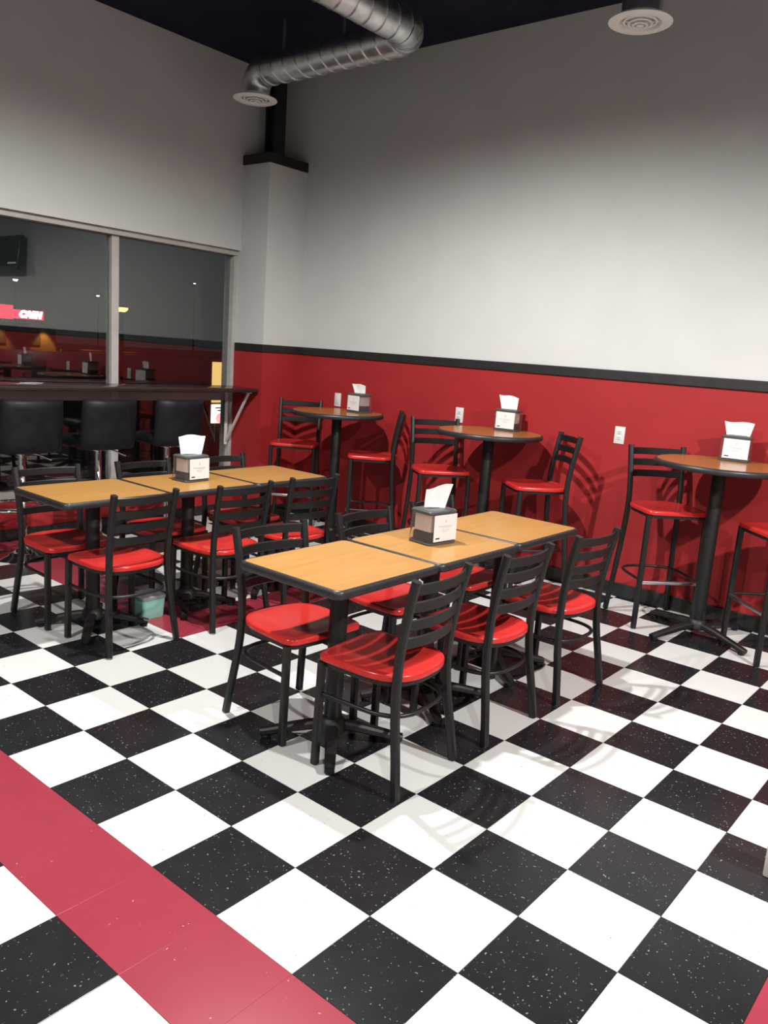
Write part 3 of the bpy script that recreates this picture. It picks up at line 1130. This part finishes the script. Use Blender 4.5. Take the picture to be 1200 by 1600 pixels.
def sign(p, w_, h_, lab, text=None):
    t = thing('lit_sign', lab, 'sign', p)
    bm = BM()
    box(bm, (0, 0, 0), (0.35, w_, h_), bev=0.03)
    obj('sign_face', bm, 'sign_red', t)
    bm = BM()
    for s in (-0.3, 0.3):
        box(bm, (-0.1, s * w_, -h_ / 2 - (p.z - h_ / 2 - 1.80) / 2), (0.1, 0.1, max(0.06, p.z - h_ / 2 - 1.80)))
    obj('sign_legs', bm, 'canopy', t)
    if text:
        cu = bpy.data.curves.new('sign_letters', 'FONT')
        cu.body = text
        cu.size = h_ * 1.0
        cu.align_x = 'CENTER'
        cu.align_y = 'CENTER'
        cu.extrude = 0.03
        cu.offset = 0.045
        cu.shear = 0.25
        cu.materials.append(M['sign_white'])
        tmp = bpy.data.objects.new('letters_curve', cu)
        COL.objects.link(tmp)
        bpy.context.view_layer.update()
        me = bpy.data.meshes.new_from_object(tmp.evaluated_get(bpy.context.evaluated_depsgraph_get()))
        bpy.data.objects.remove(tmp)
        o = bpy.data.objects.new('sign_letters', me)
        COL.objects.link(o)
        o.parent = t
        o.location = (0.22, 0, 0)
        o.rotation_euler = (PI / 2, 0, PI / 2)
    return t


a = ray_x(22, 492, XF)
b = ray_x(67, 492, XF)
h = (ray_x(44, 486, XF) - ray_x(44, 500, XF)).z
sign((a + b) / 2, (b - a).length * 0.98, h, 'lit red sign with white slanted letters seen through the window', 'CASH')
a = ray_x(-70, 484, XF)
b = ray_x(19, 484, XF)
h = (ray_x(10, 473, XF) - ray_x(10, 495, XF)).z
sign((a + b) / 2, (b - a).length, h, 'plain lit red sign at the left picture edge seen through the window')

# yellow wall lamps that wash the shop front
for u, e in ((2, 260), (73, 420), (142, 300), (200, 160), (-60, 200)):
    p = ray_x(u, 515, XF + 0.5)
    d = bpy.data.lights.new('shop_wall_lamp', 'SPOT')
    d.energy = e
    d.spot_size = math.radians(70)
    d.spot_blend = 0.6
    d.color = (1, 0.6, 0.12)
    d.shadow_soft_size = 0.1
    o = bpy.data.objects.new('shop_wall_lamp', d)
    COL.objects.link(o)
    o.location = (XF + 0.7, p.y, 1.75)
    o.rotation_euler = (0, math.radians(14), 0)


def street_lamp(u, v, X, lens, size, lab):
    p = ray_x(u, v, X)
    t = thing('street_lamp', lab, 'street lamp', (p.x, p.y, -0.15))
    z = p.z + 0.15
    bm = BM()
    lathe(bm, [(0.12, 0), (0.09, 0.3), (0.06, z + 0.1)], 12)
    obj('lamp_pole', bm, 'pole', t, 40)
    bm = BM()
    lathe(bm, [(size * 0.5, z), (size, z + size * 0.15), (size * 0.9, z + size * 0.5), (size * 0.3, z + size * 0.7)], 20)
    obj('lamp_head', bm, 'pole', t, 40)
    bm = BM()
    lathe(bm, [(size * 0.55, z - size * 0.5), (size * 0.9, z - size * 0.2), (size * 0.98, z + size * 0.14), (size * 0.4, z + size * 0.14)], 20)
    obj('lamp_lens', bm, lens, t, 40)


street_lamp(190, 482, -22.0, 'sodium', 0.20, 'orange glowing street lamp seen through the right window pane')
street_lamp(24, 437, -66.0, 'white_lamp', 0.20, 'distant white street lamp under the reflected television, far left of the window post')
street_lamp(153, 462, -66.0, 'white_lamp', 0.14, 'distant small white lamp just left of the window post')
street_lamp(304, 443, -60.0, 'white_lamp', 0.10, 'faint distant white lamp high in the right window pane')

# lit notice board close outside the right edge of the window
p = ray_x(342, 612, -7.2)
nb = thing('lit_menu_board', 'lit yellow and white notice board outside the right window edge', 'sign', (p.x, p.y, -0.15))
k = (ray_x(352, 640, -7.2) - ray_x(332, 640, -7.2)).y
z = {v: ray_x(342, v, -7.2).z + 0.15 for v in (566, 602, 619, 629, 632, 661, 720)}
bm = BM()
box(bm, (-0.1, 0, z[661] / 2), (0.16, k * 1.25, z[661] - 0.04), bev=0.02)
box(bm, (-0.1, 0, (z[661] + z[566]) / 2), (0.16, k * 1.3, z[566] - z[661] + 0.12), bev=0.02)
obj('board_case', bm, 'board_case', nb)
for nm, va, vb, mm in (('upper_panel', 602, 566, 'board_yellow'), ('middle_panel', 629, 605, 'board_yellow'), ('lower_panel', 661, 632, 'board_white')):
    za = z.get(va)
    zb = z.get(vb) or (ray_x(342, vb, -7.2).z + 0.15)
    bm = BM()
    box(bm, (-0.015, 0, (za + zb) / 2), (0.03, k, zb - za), bev=0.004)
    pnl = obj(nm, bm, mm, nb)
    if nm == 'lower_panel':
        bm = BM()
        for j, (dy, ww) in enumerate(((0.05, 0.6), (0.12, 0.4))):
            box(bm, (0.001, k * dy, zb - (zb - za) * (0.18 + 0.14 * j)), (0.004, k * ww, (zb - za) * 0.06))
        obj('text_lines', bm, 'ink', pnl)
        bm = BM()
        lathe(bm, [(k * 0.3, -0.002), (k * 0.3, 0.002)], 16)
        for v in bm.verts:
            v.co = Vector((v.co.z + 0.002, v.co.y + k * 0.1, v.co.x + za + (zb - za) * 0.27))
        obj('red_patch', bm, 'board_red', pnl)
